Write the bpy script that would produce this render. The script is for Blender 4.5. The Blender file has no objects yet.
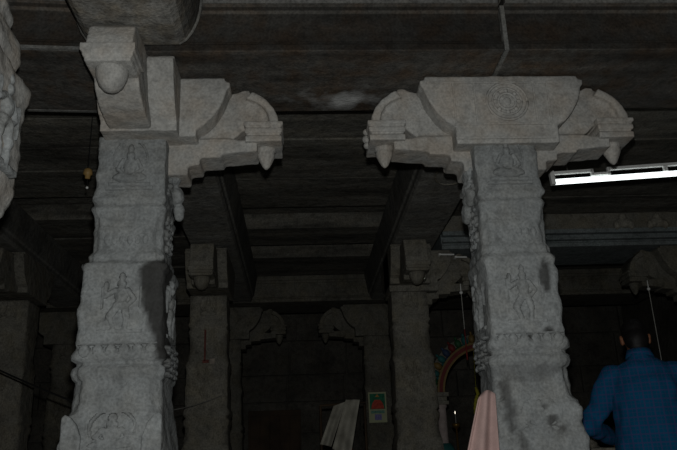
import bpy, bmesh, math, random
from mathutils import Vector, Matrix, noise, Euler

random.seed(7)
SC = bpy.context.scene
COL = SC.collection
SC.view_settings.view_transform = 'Standard'
SC.view_settings.look = 'None'
PI = math.pi

# ------------------------------------------------------------------ helpers
def link(o, parent=None):
    COL.objects.link(o)
    if parent is not None:
        o.parent = parent
    return o

def tag(o, label=None, cat=None, group=None, kind=None):
    if label: o['label'] = label
    if cat:
        o['category'] = cat
        if not kind: o['kind'] = 'thing'
    if group: o['group'] = group
    if kind: o['kind'] = kind
    return o

def thing(name, label, cat, loc=(0, 0, 0), group=None, rz=0.0):
    o = bpy.data.objects.new(name, None)
    o.empty_display_size = 0.1
    o.location = loc
    o.rotation_euler = (0, 0, rz)
    link(o)
    return tag(o, label, cat, group)

def mesh(name, verts, faces, mat, parent=None, smooth=False, recalc=True):
    me = bpy.data.meshes.new(name)
    me.from_pydata([tuple(v) for v in verts], [], faces)
    if recalc:
        bm = bmesh.new(); bm.from_mesh(me)
        bmesh.ops.recalc_face_normals(bm, faces=bm.faces)
        bm.to_mesh(me); bm.free()
    if smooth:
        me.polygons.foreach_set('use_smooth', [True] * len(me.polygons))
    me.update()
    me.materials.append(mat)
    o = bpy.data.objects.new(name, me)
    return link(o, parent)

class G:
    """collects geometry for ONE mesh"""
    def __init__(s): s.v, s.f = [], []
    def add(s, vs, fs):
        b = len(s.v); s.v += [Vector(v) for v in vs]
        s.f += [tuple(b + i for i in f) for f in fs]
        return s
    def box(s, x0, x1, y0, y1, z0, z1, m=None):
        vs = [Vector((x, y, z)) for z in (z0, z1) for y in (y0, y1) for x in (x0, x1)]
        if m is not None: vs = [m @ v for v in vs]
        return s.add(vs, [(0, 2, 3, 1), (4, 5, 7, 6), (0, 1, 5, 4), (2, 6, 7, 3), (0, 4, 6, 2), (1, 3, 7, 5)])
    def prism(s, poly, t0, t1, fn):
        """poly: (a, b) outline; fn(a, b, t) -> point"""
        n = len(poly)
        vs = [fn(a, b, t0) for a, b in poly] + [fn(a, b, t1) for a, b in poly]
        fs = [tuple(range(n)), tuple(range(2 * n - 1, n - 1, -1))]
        fs += [(i, (i + 1) % n, n + (i + 1) % n, n + i) for i in range(n)]
        return s.add(vs, fs)
    def lathe(s, prof, c=(0, 0, 0), seg=16, m=None, close=True):
        c = Vector(c); vs = []; n = len(prof)
        for r, z in prof:
            for k in range(seg):
                a = 2 * PI * k / seg
                p = Vector((r * math.cos(a), r * math.sin(a), z))
                if m is not None: p = m @ p
                vs.append(c + p)
        fs = []
        for i in range(n - 1):
            for k in range(seg):
                k2 = (k + 1) % seg
                fs.append((i * seg + k, i * seg + k2, (i + 1) * seg + k2, (i + 1) * seg + k))
        if close:
            fs.append(tuple(range(seg - 1, -1, -1)))
            fs.append(tuple((n - 1) * seg + k for k in range(seg)))
        return s.add(vs, fs)
    def tube(s, pts, r, seg=8):
        """tube through points, r a number or a list"""
        pts = [Vector(p) for p in pts]; n = len(pts)
        rs = r if isinstance(r, (list, tuple)) else [r] * n
        vs = []; up = Vector((0.13, 0.21, 1)).normalized()
        for i, p in enumerate(pts):
            d = (pts[min(i + 1, n - 1)] - pts[max(i - 1, 0)]).normalized()
            a = d.cross(up)
            if a.length < 1e-3: a = d.cross(Vector((1, 0, 0)))
            a.normalize(); b = d.cross(a).normalized()
            for k in range(seg):
                t = 2 * PI * k / seg
                vs.append(p + (a * math.cos(t) + b * math.sin(t)) * rs[i])
        fs = []
        for i in range(n - 1):
            for k in range(seg):
                k2 = (k + 1) % seg
                fs.append((i * seg + k, i * seg + k2, (i + 1) * seg + k2, (i + 1) * seg + k))
        fs.append(tuple(range(seg - 1, -1, -1))); fs.append(tuple((n - 1) * seg + k for k in range(seg)))
        return s.add(vs, fs)
    def ball(s, c, r, m=None, nu=14, nv=10):
        """ellipsoid; r number or (rx,ry,rz)"""
        c = Vector(c); r = (r, r, r) if not isinstance(r, (tuple, list)) else r
        vs = [Vector((0, 0, -r[2]))]
        for j in range(1, nv):
            t = PI * j / nv
            for k in range(nu):
                a = 2 * PI * k / nu
                vs.append(Vector((r[0] * math.sin(t) * math.cos(a), r[1] * math.sin(t) * math.sin(a), -r[2] * math.cos(t))))
        vs.append(Vector((0, 0, r[2])))
        if m is not None: vs = [m @ v for v in vs]
        vs = [c + v for v in vs]
        fs = []
        for k in range(nu):
            k2 = (k + 1) % nu
            fs.append((0, 1 + k2, 1 + k))
            for j in range(nv - 2):
                a = 1 + j * nu
                fs.append((a + k, a + k2, a + nu + k2, a + nu + k))
            e = 1 + (nv - 2) * nu
            fs.append((e + k, e + k2, len(vs) - 1))
        return s.add(vs, fs)
    def loft(s, rings):
        n = len(rings[0]); vs = [p for r in rings for p in r]; fs = []
        for i in range(len(rings) - 1):
            for k in range(n):
                k2 = (k + 1) % n
                fs.append((i * n + k, i * n + k2, (i + 1) * n + k2, (i + 1) * n + k))
        fs.append(tuple(range(n - 1, -1, -1))); fs.append(tuple((len(rings) - 1) * n + k for k in range(n)))
        return s.add(vs, fs)
    def build(s, name, mat, parent=None, smooth=False, bevel=0, seg=2):
        o = mesh(name, s.v, s.f, mat, parent, smooth)
        if bevel:
            b = o.modifiers.new('bevel', 'BEVEL'); b.width = bevel; b.segments = seg
            b.limit_method = 'ANGLE'; b.angle_limit = math.radians(28)
        return o

CLOUDS = bpy.data.textures.new('worn_stone', 'CLOUDS'); CLOUDS.noise_scale = 0.07; CLOUDS.noise_depth = 3
CLOTHT = bpy.data.textures.new('cloth_folds', 'CLOUDS'); CLOTHT.noise_scale = 0.13; CLOTHT.noise_depth = 1
def weathered(o, voxel=0.01, disp=0.012, smooth_n=2, tex=CLOUDS):
    r = o.modifiers.new('remesh', 'REMESH'); r.mode = 'VOXEL'; r.voxel_size = voxel; r.use_smooth_shade = True
    if disp:
        d = o.modifiers.new('wear', 'DISPLACE'); d.texture = tex; d.strength = disp; d.mid_level = 0.5
        d.texture_coords = 'LOCAL'
    if smooth_n:
        m = o.modifiers.new('soft', 'SMOOTH'); m.factor = 0.5; m.iterations = smooth_n
    return o

# ------------------------------------------------------------------ materials
def new_mat(name):
    m = bpy.data.materials.new(name); m.use_nodes = True
    nt = m.node_tree
    for n in list(nt.nodes): nt.nodes.remove(n)
    out = nt.nodes.new('ShaderNodeOutputMaterial'); bs = nt.nodes.new('ShaderNodeBsdfPrincipled')
    nt.links.new(bs.outputs[0], out.inputs[0])
    return m, nt, bs

def nd(nt, t, **kw):
    n = nt.nodes.new(t)
    for k, v in kw.items(): setattr(n, k, v)
    return n

def ramp(nt, fac, stops):
    r = nd(nt, 'ShaderNodeValToRGB')
    e = r.color_ramp.elements
    while len(e) < len(stops): e.new(0.5)
    for i, (p, c) in enumerate(stops):
        e[i].position = p; e[i].color = (c[0], c[1], c[2], 1) if isinstance(c, (tuple, list)) else (c, c, c, 1)
    nt.links.new(fac, r.inputs[0])
    return r.outputs[0]

def mul(nt, a, b, mode='MULTIPLY', fac=1.0):
    m = nd(nt, 'ShaderNodeMix', data_type='RGBA', blend_type=mode)
    if isinstance(fac, float): m.inputs[0].default_value = fac
    else: nt.links.new(fac, m.inputs[0])
    for sock, x in ((m.inputs[6], a), (m.inputs[7], b)):
        if isinstance(x, (tuple, list)): sock.default_value = (x[0], x[1], x[2], 1)
        else: nt.links.new(x, sock)
    return m.outputs[2]

def stone(name, base, spread=0.5, big=2.2, darkening=(0.02, 0.018, 0.016), bump=0.6, tint=(1.0, 0.93, 0.84), tintamt=0.35,
          chisel=70.0, pale=None, streak=False, grain=1.0, facedark=None):
    m, nt, bs = new_mat(name)
    tc = nd(nt, 'ShaderNodeTexCoord'); P = tc.outputs['Object']
    n1 = nd(nt, 'ShaderNodeTexNoise'); n1.inputs['Scale'].default_value = big; n1.inputs['Detail'].default_value = 7
    n1.inputs['Roughness'].default_value = 0.62
    n2 = nd(nt, 'ShaderNodeTexNoise'); n2.inputs['Scale'].default_value = chisel; n2.inputs['Detail'].default_value = 4
    n3 = nd(nt, 'ShaderNodeTexNoise'); n3.inputs['Scale'].default_value = big * 2.7; n3.inputs['Detail'].default_value = 5
    n4 = nd(nt, 'ShaderNodeTexNoise'); n4.inputs['Scale'].default_value = 16; n4.inputs['Detail'].default_value = 6
    if streak:
        mp = nd(nt, 'ShaderNodeMapping'); mp.inputs['Scale'].default_value = (0.35, 2.2, 2.2)
        nt.links.new(P, mp.inputs[0]); nt.links.new(mp.outputs[0], n1.inputs['Vector'])
    else:
        nt.links.new(P, n1.inputs['Vector'])
    for n in (n2, n3, n4): nt.links.new(P, n.inputs['Vector'])
    lo = 1.0 - spread
    c = ramp(nt, n1.outputs[0], [(0.28, tuple(b * lo for b in base)), (0.5, tuple(b * (lo + 1) / 2 for b in base)), (0.74, base)])
    tn = ramp(nt, n3.outputs[0], [(0.42, (1, 1, 1)), (0.66, tint)])
    c = mul(nt, c, tn, fac=tintamt * 1.6 if tintamt * 1.6 < 1 else 1.0)
    c = mul(nt, c, ramp(nt, n2.outputs[0], [(0.3, 1 - 0.38 * grain), (0.7, 1 + 0.18 * grain)]))
    c = mul(nt, c, ramp(nt, n4.outputs[0], [(0.28, 1 - 0.34 * grain), (0.5, 1.0), (0.75, 1 + 0.12 * grain)]))
    if pale:
        (px, py, pz), pr, pc = pale
        dv = nd(nt, 'ShaderNodeVectorMath', operation='SUBTRACT'); dv.inputs[1].default_value = (px, py, pz)
        nt.links.new(P, dv.inputs[0])
        sc = nd(nt, 'ShaderNodeVectorMath', operation='MULTIPLY'); sc.inputs[1].default_value = (1 / pr[0], 1 / pr[1], 1 / pr[2])
        nt.links.new(dv.outputs[0], sc.inputs[0])
        ln = nd(nt, 'ShaderNodeVectorMath', operation='LENGTH'); nt.links.new(sc.outputs[0], ln.inputs[0])
        ad = nd(nt, 'ShaderNodeMath', operation='ADD'); nt.links.new(ln.outputs['Value'], ad.inputs[0])
        s2 = nd(nt, 'ShaderNodeMath', operation='MULTIPLY'); s2.inputs[1].default_value = 1.1
        nt.links.new(n3.outputs[0], s2.inputs[0]); nt.links.new(s2.outputs[0], ad.inputs[1])
        fac = ramp(nt, ad.outputs[0], [(0.55, 0.95), (0.72, 0.5), (0.98, 0.0)])
        c = mul(nt, c, pc, mode='MIX', fac=fac)
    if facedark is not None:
        # upright faces coloured darker than the undersides
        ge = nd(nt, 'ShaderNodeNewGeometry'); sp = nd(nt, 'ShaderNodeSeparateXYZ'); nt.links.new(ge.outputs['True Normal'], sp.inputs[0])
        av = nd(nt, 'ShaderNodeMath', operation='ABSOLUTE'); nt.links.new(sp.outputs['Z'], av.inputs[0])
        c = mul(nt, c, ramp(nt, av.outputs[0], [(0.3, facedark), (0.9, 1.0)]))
    at = nd(nt, 'ShaderNodeAttribute', attribute_name='darkening')
    c = mul(nt, c, darkening, mode='MIX', fac=at.outputs['Fac'])
    nt.links.new(c, bs.inputs['Base Color'])
    bs.inputs['Roughness'].default_value = 0.9
    bs.inputs['Specular IOR Level'].default_value = 0.2
    b1 = nd(nt, 'ShaderNodeBump'); b1.inputs['Strength'].default_value = bump; b1.inputs['Distance'].default_value = 0.006
    b2 = nd(nt, 'ShaderNodeBump'); b2.inputs['Strength'].default_value = bump; b2.inputs['Distance'].default_value = 0.02 * grain
    nt.links.new(n2.outputs[0], b1.inputs['Height']); nt.links.new(n4.outputs[0], b2.inputs['Height'])
    nt.links.new(b2.outputs[0], b1.inputs['Normal']); nt.links.new(b1.outputs[0], bs.inputs['Normal'])
    return m

def plain(name, col, rough=0.7, emit=None, strength=0.0, var=0.25, scale=14.0, metal=0.0):
    m, nt, bs = new_mat(name)
    tc = nd(nt, 'ShaderNodeTexCoord')
    n = nd(nt, 'ShaderNodeTexNoise'); n.inputs['Scale'].default_value = scale; n.inputs['Detail'].default_value = 4
    nt.links.new(tc.outputs['Object'], n.inputs['Vector'])
    c = ramp(nt, n.outputs[0], [(0.3, tuple(x * (1 - var) for x in col)), (0.7, tuple(min(1, x * (1 + var * 0.4)) for x in col))])
    nt.links.new(c, bs.inputs['Base Color'])
    bs.inputs['Roughness'].default_value = rough; bs.inputs['Metallic'].default_value = metal
    bs.inputs['Specular IOR Level'].default_value = 0.25
    if emit:
        bs.inputs['Emission Color'].default_value = (*emit, 1); bs.inputs['Emission Strength'].default_value = strength
    return m

def cloth(name, col, col2=None, rough=0.9):
    m, nt, bs = new_mat(name)
    tc = nd(nt, 'ShaderNodeTexCoord')
    n = nd(nt, 'ShaderNodeTexNoise'); n.inputs['Scale'].default_value = 9; n.inputs['Detail'].default_value = 5
    nt.links.new(tc.outputs['Object'], n.inputs['Vector'])
    w = nd(nt, 'ShaderNodeTexNoise'); w.inputs['Scale'].default_value = 320
    nt.links.new(tc.outputs['Object'], w.inputs['Vector'])
    c = ramp(nt, n.outputs[0], [(0.3, tuple(x * 0.8 for x in (col2 or col))), (0.7, col)])
    c = mul(nt, c, ramp(nt, w.outputs[0], [(0.3, 0.88), (0.7, 1.06)]))
    nt.links.new(c, bs.inputs['Base Color'])
    bs.inputs['Roughness'].default_value = rough; bs.inputs['Specular IOR Level'].default_value = 0.15
    b = nd(nt, 'ShaderNodeBump'); b.inputs['Strength'].default_value = 0.25; b.inputs['Distance'].default_value = 0.02
    nt.links.new(n.outputs[0], b.inputs['Height']); nt.links.new(b.outputs[0], bs.inputs['Normal'])
    return m

def checked(name, col, line, period=0.05):
    """woven check: thin darker and lighter lines both ways"""
    m, nt, bs = new_mat(name)
    tc = nd(nt, 'ShaderNodeTexCoord')
    sx = nd(nt, 'ShaderNodeSeparateXYZ'); nt.links.new(tc.outputs['Object'], sx.inputs[0])
    c = None
    n = nd(nt, 'ShaderNodeTexNoise'); n.inputs['Scale'].default_value = 8; n.inputs['Detail'].default_value = 5
    nt.links.new(tc.outputs['Object'], n.inputs['Vector'])
    c = ramp(nt, n.outputs[0], [(0.3, tuple(x * 0.7 for x in col)), (0.7, col)])
    for ax in ('X', 'Z'):
        a = nd(nt, 'ShaderNodeMath', operation='MULTIPLY'); a.inputs[1].default_value = 1 / period
        nt.links.new(sx.outputs[ax], a.inputs[0])
        fr = nd(nt, 'ShaderNodeMath', operation='FRACT'); nt.links.new(a.outputs[0], fr.inputs[0])
        f = ramp(nt, fr.outputs[0], [(0.0, 0.75), (0.16, 0.75), (0.2, 0.0), (0.55, 0.0), (0.6, 0.4), (0.68, 0.4), (0.72, 0.0)])
        c = mul(nt, c, line, mode='MIX', fac=f)
    nt.links.new(c, bs.inputs['Base Color'])
    bs.inputs['Roughness'].default_value = 0.9; bs.inputs['Specular IOR Level'].default_value = 0.1
    b = nd(nt, 'ShaderNodeBump'); b.inputs['Strength'].default_value = 0.35; b.inputs['Distance'].default_value = 0.03
    nt.links.new(n.outputs[0], b.inputs['Height']); nt.links.new(b.outputs[0], bs.inputs['Normal'])
    return m

M = {}
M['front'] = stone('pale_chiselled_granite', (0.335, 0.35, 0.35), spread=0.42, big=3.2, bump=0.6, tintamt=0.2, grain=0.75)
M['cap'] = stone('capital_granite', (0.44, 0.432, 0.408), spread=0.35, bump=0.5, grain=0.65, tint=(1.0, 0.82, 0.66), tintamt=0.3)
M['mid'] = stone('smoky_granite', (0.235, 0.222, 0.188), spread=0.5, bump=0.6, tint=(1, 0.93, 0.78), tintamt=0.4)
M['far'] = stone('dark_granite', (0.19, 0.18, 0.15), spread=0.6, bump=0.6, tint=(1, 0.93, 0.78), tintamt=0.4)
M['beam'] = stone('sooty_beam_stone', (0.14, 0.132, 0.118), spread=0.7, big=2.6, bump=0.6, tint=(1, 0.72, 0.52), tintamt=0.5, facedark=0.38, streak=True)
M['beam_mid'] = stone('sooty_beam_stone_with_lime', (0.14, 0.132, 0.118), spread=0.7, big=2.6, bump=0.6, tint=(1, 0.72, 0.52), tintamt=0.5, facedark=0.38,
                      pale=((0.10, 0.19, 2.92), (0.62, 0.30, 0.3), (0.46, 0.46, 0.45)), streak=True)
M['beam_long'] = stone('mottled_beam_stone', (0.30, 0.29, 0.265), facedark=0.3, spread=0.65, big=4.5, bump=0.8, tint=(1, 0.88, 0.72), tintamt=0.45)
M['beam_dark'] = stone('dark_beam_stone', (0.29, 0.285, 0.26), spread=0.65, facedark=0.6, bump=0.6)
M['beam_blue'] = stone('painted_grey_architrave', (0.24, 0.265, 0.265), spread=0.4, bump=0.3, tint=(0.9, 1, 1), tintamt=0.3)
M['ceil'] = stone('ceiling_slab_stone', (0.23, 0.22, 0.19), spread=0.85, big=2.4, bump=0.7, streak=True)
M['bust'] = stone('frieze_bust_stone', (0.33, 0.31, 0.26), spread=0.5)
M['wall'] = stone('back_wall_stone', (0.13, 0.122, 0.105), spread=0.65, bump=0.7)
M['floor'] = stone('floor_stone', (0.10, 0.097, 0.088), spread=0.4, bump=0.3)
M['mortar'] = stone('lime_mortar_and_highlight', (0.2, 0.2, 0.19), spread=0.4)  # mortar joints, and the highlights painted along beam edges
M['tube'] = plain('lit_tube', (0.9, 0.95, 0.95), emit=(0.93, 1.0, 0.99), strength=1.7, var=0.02)
M['white_metal'] = plain('white_enamel', (0.62, 0.62, 0.6), rough=0.4, var=0.1)
M['plastic'] = plain('white_plastic', (0.75, 0.75, 0.72), rough=0.4, var=0.1)
M['dull_metal'] = plain('dull_metal', (0.25, 0.24, 0.22), rough=0.5, var=0.3, metal=0.3)
M['cable'] = plain('black_cable', (0.012, 0.012, 0.012), rough=0.6)
M['rope'] = plain('pale_rope', (0.16, 0.155, 0.14), rough=0.9)
M['thread'] = plain('white_thread', (0.36, 0.35, 0.32), rough=0.8)
M['red'] = plain('red_tassel', (0.17, 0.02, 0.018), rough=0.8)
M['blue_shirt'] = checked('blue_checked_cotton', (0.003, 0.085, 0.18), (0.04, 0.055, 0.15))
M['pink'] = cloth('pale_pink_cotton', (0.52, 0.36, 0.33), (0.42, 0.29, 0.27))
M['white_cloth'] = cloth('off_white_cotton', (0.46, 0.44, 0.37), (0.32, 0.30, 0.25))
M['orange_cloth'] = cloth('orange_cotton', (0.45, 0.10, 0.03))
M['trousers'] = cloth('dark_trousers', (0.02, 0.02, 0.025))
M['skin'] = plain('brown_skin', (0.20, 0.085, 0.045), rough=0.55, var=0.15)
M['hair'] = plain('black_hair', (0.006, 0.005, 0.005), rough=0.6, scale=90)
M['gold'] = plain('painted_gold', (0.17, 0.11, 0.035), rough=0.5)
M['teal'] = plain('painted_teal', (0.02, 0.11, 0.105), rough=0.6)
M['green'] = plain('painted_green', (0.02, 0.085, 0.035), rough=0.6)
M['crimson'] = plain('painted_red', (0.14, 0.02, 0.018), rough=0.6)
M['blue'] = plain('painted_blue', (0.03, 0.05, 0.10), rough=0.6)
M['palewash'] = plain('pink_whitewash', (0.36, 0.30, 0.28), rough=0.8)
M['yellow'] = plain('yellow_garland', (0.34, 0.31, 0.03), rough=0.8, scale=60)
M['brass'] = plain('old_brass', (0.25, 0.15, 0.04), rough=0.4, metal=0.7)
M['flame'] = plain('lamp_flame', (1, 0.9, 0.7), emit=(1, 0.9, 0.75), strength=1.0)
M['wood'] = plain('old_brown_door', (0.055, 0.034, 0.018), rough=0.7, scale=5, var=0.5)
M['ochre'] = plain('ochre_ceramic', (0.32, 0.20, 0.07), rough=0.5)
M['dark'] = plain('dark_slot', (0.01, 0.01, 0.009), rough=0.9)
M['paint_red'] = plain('faded_red_paint', (0.15, 0.05, 0.04), rough=0.9, var=0.5)
M['paint_white'] = plain('faded_lime_paint', (0.28, 0.24, 0.2), rough=0.9, var=0.4)

# ------------------------------------------------------------------ relief carving
def bump2(u, w, cx, cy, rx, ry, h, rot=0.0, p=0.5):
    dx, dy = u - cx, w - cy
    if rot:
        c, s = math.cos(rot), math.sin(rot); dx, dy = dx * c + dy * s, -dx * s + dy * c
    d = (dx / rx) ** 2 + (dy / ry) ** 2
    return h * (1 - d) ** p if d < 1 else 0.0

def seg2(u, w, ax, ay, bx, by, r, h):
    vx, vy = bx - ax, by - ay
    t = max(0, min(1, ((u - ax) * vx + (w - ay) * vy) / (vx * vx + vy * vy + 1e-9)))
    d = math.hypot(u - ax - vx * t, w - ay - vy * t) / r
    return h * math.sqrt(1 - d * d) if d < 1 else 0.0

def seated(u, w):
    """cross-legged figure on a lotus seat, unit box -1..1"""
    return max(
        bump2(u, w, 0, 0.52, 0.17, 0.19, 1.0), bump2(u, w, 0, 0.78, 0.12, 0.2, 0.9),
        bump2(u, w, 0, 0.12, 0.27, 0.34, 0.95), bump2(u, w, 0, -0.34, 0.66, 0.17, 0.95),
        bump2(u, w, -0.36, -0.26, 0.3, 0.13, 1.0, 0.35), bump2(u, w, 0.36, -0.26, 0.3, 0.13, 1.0, -0.35),
        seg2(u, w, -0.26, 0.34, -0.45, -0.02, 0.09, 0.8), seg2(u, w, -0.45, -0.02, -0.2, -0.2, 0.08, 0.8),
        seg2(u, w, 0.26, 0.34, 0.45, -0.02, 0.09, 0.8), seg2(u, w, 0.45, -0.02, 0.2, -0.2, 0.08, 0.8),
        0.55 if abs(w + 0.58) < 0.07 and abs(u) < 0.78 else 0, 0.7 if abs(w + 0.74) < 0.06 and abs(u) < 0.86 else 0,
        0.45 if abs(math.hypot(u, (w - 0.35) * 0.8) - 0.62) < 0.045 and w > 0.0 else 0)

def dancer(u, w):
    """standing figure with raised arms and bent legs"""
    return max(
        bump2(u, w, 0, 0.62, 0.15, 0.14, 1.0), bump2(u, w, 0, 0.82, 0.11, 0.15, 0.9),
        bump2(u, w, 0, 0.28, 0.23, 0.28, 1.0), bump2(u, w, 0, -0.02, 0.28, 0.16, 1.0),
        seg2(u, w, -0.2, 0.42, -0.52, 0.26, 0.09, 0.85), seg2(u, w, -0.52, 0.26, -0.5, 0.62, 0.08, 0.8),
        seg2(u, w, 0.2, 0.42, 0.42, 0.16, 0.09, 0.85), seg2(u, w, 0.42, 0.16, 0.24, -0.02, 0.08, 0.8),
        seg2(u, w, -0.12, -0.06, -0.34, -0.36, 0.14, 1.0), seg2(u, w, -0.34, -0.36, -0.2, -0.7, 0.11, 0.9),
        seg2(u, w, 0.12, -0.06, 0.2, -0.38, 0.14, 1.0), seg2(u, w, 0.2, -0.38, 0.16, -0.72, 0.11, 0.9),
        seg2(u, w, -0.62, -0.1, -0.62, 0.5, 0.05, 0.5), seg2(u, w, 0.62, -0.1, 0.62, 0.5, 0.05, 0.5),
        0.7 if abs(w + 0.8) < 0.07 and abs(u) < 0.72 else 0)

def scroll(u, w):
    """creeper medallions climbing a narrow side"""
    r = 0.0
    for i in range(5):
        cy = -0.8 + i * 0.4; cx = 0.18 if i % 2 else -0.18
        d = math.hypot((u - cx), (w - cy) * 1.9)
        r = max(r, 0.9 - abs(d - 0.42) * 6 if abs(d - 0.42) < 0.15 else 0, bump2(u, w, cx, cy, 0.25, 0.14, 1.0))
        r = max(r, bump2(u, w, -cx * 3, cy + 0.1, 0.2, 0.13, 0.8))
    return r

def petals(u, w):
    k = (u * 3.0) % 1.0 - 0.5
    return max(bump2(k, w, 0, 0.1, 0.42, 0.8, 1.0), 0.35 if w > 0.82 else 0)

def relief(name, parent, mat, center, half, n, fn, depth, nu=56, nw=64, noise_amt=0.25):
    """raised carving on a vertical face; n = outward direction in plan"""
    n = Vector(n); ud = Vector((-n.y, n.x, 0)); c = Vector(center)
    vs, ids, fs = [], {}, []
    H = {}
    for j in range(nw + 1):
        for i in range(nu + 1):
            u, w = -1 + 2 * i / nu, -1 + 2 * j / nw
            h = fn(u, w)
            q = c + ud * (u * half[0]) + Vector((0, 0, w * half[1]))
            h *= 1 + noise_amt * noise.noise(q * 22)
            H[i, j] = h
    def vid(i, j):
        if (i, j) not in ids:
            u, w = -1 + 2 * i / nu, -1 + 2 * j / nw
            h = H[i, j]
            ids[i, j] = len(vs)
            vs.append(c + ud * (u * half[0]) + Vector((0, 0, w * half[1])) + n * (h * depth - (0.012 if h <= 0.02 else 0.0)))
        return ids[i, j]
    for j in range(nw):
        for i in range(nu):
            if max(H[i, j], H[i + 1, j], H[i, j + 1], H[i + 1, j + 1]) > 0.02:
                fs.append((vid(i, j), vid(i + 1, j), vid(i + 1, j + 1), vid(i, j + 1)))
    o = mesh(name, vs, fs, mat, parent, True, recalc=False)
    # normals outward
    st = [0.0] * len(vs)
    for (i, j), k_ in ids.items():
        st[k_] = 0.6 * max(0.0, 1 - H[i, j] / 0.55)  # cavity darkening painted into the colour where the relief is low
    at = o.data.attributes.new('darkening', 'FLOAT', 'POINT'); at.data.foreach_set('value', st)
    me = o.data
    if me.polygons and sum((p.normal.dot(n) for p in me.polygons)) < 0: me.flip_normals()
    return o

# ------------------------------------------------------------------ pillars
BASEPROF = [  # z, half width, chamfer 0 square .. 1 octagon
    (0.0, 0.245, 0), (0.92, 0.235, 0), (0.95, 0.225, 0), (1.06, 0.215, 0), (1.10, 0.208, 0.2), (1.12, 0.203, 0.45), (1.20, 0.200, 0.5),
    (1.265, 0.200, 0.5), (1.27, 0.206, 0.4), (1.30, 0.214, 0.35), (1.325, 0.212, 0.35), (1.335, 0.196, 0.3), (1.35, 0.196, 0.3),
    (1.36, 0.214, 0.2), (1.385, 0.218, 0.15), (1.405, 0.212, 0.15), (1.42, 0.198, 0.1), (1.45, 0.199, 0.0), (1.80, 0.192, 0.0), (1.815, 0.196, 0.0),
    (1.83, 0.205, 0.1), (1.85, 0.203, 0.2), (1.86, 0.192, 0.25), (1.88, 0.190, 0.3), (1.895, 0.195, 0.3), (1.91, 0.188, 0.35), (1.93, 0.180, 0.45),
    (2.02, 0.180, 0.5), (2.04, 0.184, 0.45), (2.06, 0.179, 0.4), (2.10, 0.180, 0.3), (2.13, 0.184, 0.2), (2.15, 0.192, 0.2), (2.165, 0.190, 0.2), (2.175, 0.180, 0.2),
    (2.185, 0.178, 0.2), (2.195, 0.190, 0.1), (2.21, 0.190, 0), (2.235, 0.183, 0.0), (2.50, 0.180, 0.0), (2.55, 0.180, 0.0)]

def prof(z, P):
    for a, b in zip(P, P[1:]):
        if a[0] <= z <= b[0]:
            t = (z - a[0]) / (b[0] - a[0] + 1e-9)
            return a[1] + (b[1] - a[1]) * t, a[2] + (b[2] - a[2]) * t
    return P[-1][1], P[-1][2]

def shaft(parent, mat, P, top, nside=18, dz=0.0125, rough=0.008, seed=0.0, zmin=0.0, darkening=None, scale=lambda z: 1.0, zsplit=0.75):
    vs, fs, st = [], [], []
    zs = [zmin]
    z = zmin
    while z < top - 1e-6:
        z = min(top, z + (dz if z > zsplit else 0.1)); zs.append(z)
    n = nside * 4
    for z in zs:
        w, ch = prof(z, P); w *= scale(z)
        k = 2.0 - 0.586 * ch
        for sd in range(4):
            a = sd * PI / 2
            for i in range(nside):
                t = -1 + 2 * i / nside
                x, y = t, -1.0
                sm = abs(x) + abs(y)
                if sm > k: x, y = x * k / sm, y * k / sm
                x, y = x * math.cos(a) - y * math.sin(a), x * math.sin(a) + y * math.cos(a)
                p = Vector((x * w, y * w, z))
                q = p + Vector((seed, seed * 1.7, seed * 0.3))
                d = noise.noise(q * 9) * rough + noise.noise(q * 26) * rough * 0.55 + noise.noise(q * 3) * rough * 0.7
                edge = abs(t) ** 8
                d -= edge * (0.5 + noise.noise(q * 14)) * rough * 1.3
                r = Vector((x, y, 0)).normalized()
                p += r * d
                vs.append(p)
                st.append(darkening(p) if darkening else 0.0)
    for j in range(len(zs) - 1):
        for i in range(n):
            i2 = (i + 1) % n
            fs.append((j * n + i, j * n + i2, (j + 1) * n + i2, (j + 1) * n + i))
    fs.append(tuple(range(n - 1, -1, -1))); fs.append(tuple((len(zs) - 1) * n + i for i in range(n)))
    o = mesh('shaft', vs, fs, mat, parent, True)
    at = o.data.attributes.new('darkening', 'FLOAT', 'POINT')
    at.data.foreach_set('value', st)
    return o

PENDANT = [(0.006, -0.13), (0.02, -0.116), (0.036, -0.085), (0.047, -0.06), (0.051, -0.042), (0.046, -0.034), (0.055, -0.026), (0.055, -0.012), (0.05, 0.0)]

def capital_slab(parent, mat, c, along, u0, u1, th, detail, zlow=2.49):
    """cushion block with cyma ends; along 'x' or 'y'"""
    zb = 2.55 if along == 'y' else zlow
    right = [(0.29, zb), (0.29, 2.60), (0.335, 2.625), (0.385, 2.68), (0.43, 2.76), (0.455, 2.84), (0.47, 2.855), (0.47, 2.885), (0.44, 2.89), (0.44, 2.91)]
    def side(u, sgn):
        if abs(u) > 0.3: return [(sgn * a, b) for a, b in right]
        return [(u, zb), (u, 2.91)]
    poly = side(u1, 1) + side(u0, -1)[::-1]
    g = G()
    if along == 'x': fn = lambda a, b, t: Vector((c[0] + a, c[1] + t, b))
    else: fn = lambda a, b, t: Vector((c[0] + t, c[1] + a, b))
    g.prism(poly, -th / 2, th / 2, fn)
    o = g.build('capital', mat, parent, False, 0 if detail else 0.008)
    if detail: weathered(o, 0.0085, 0.008, 2)
    return o

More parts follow.
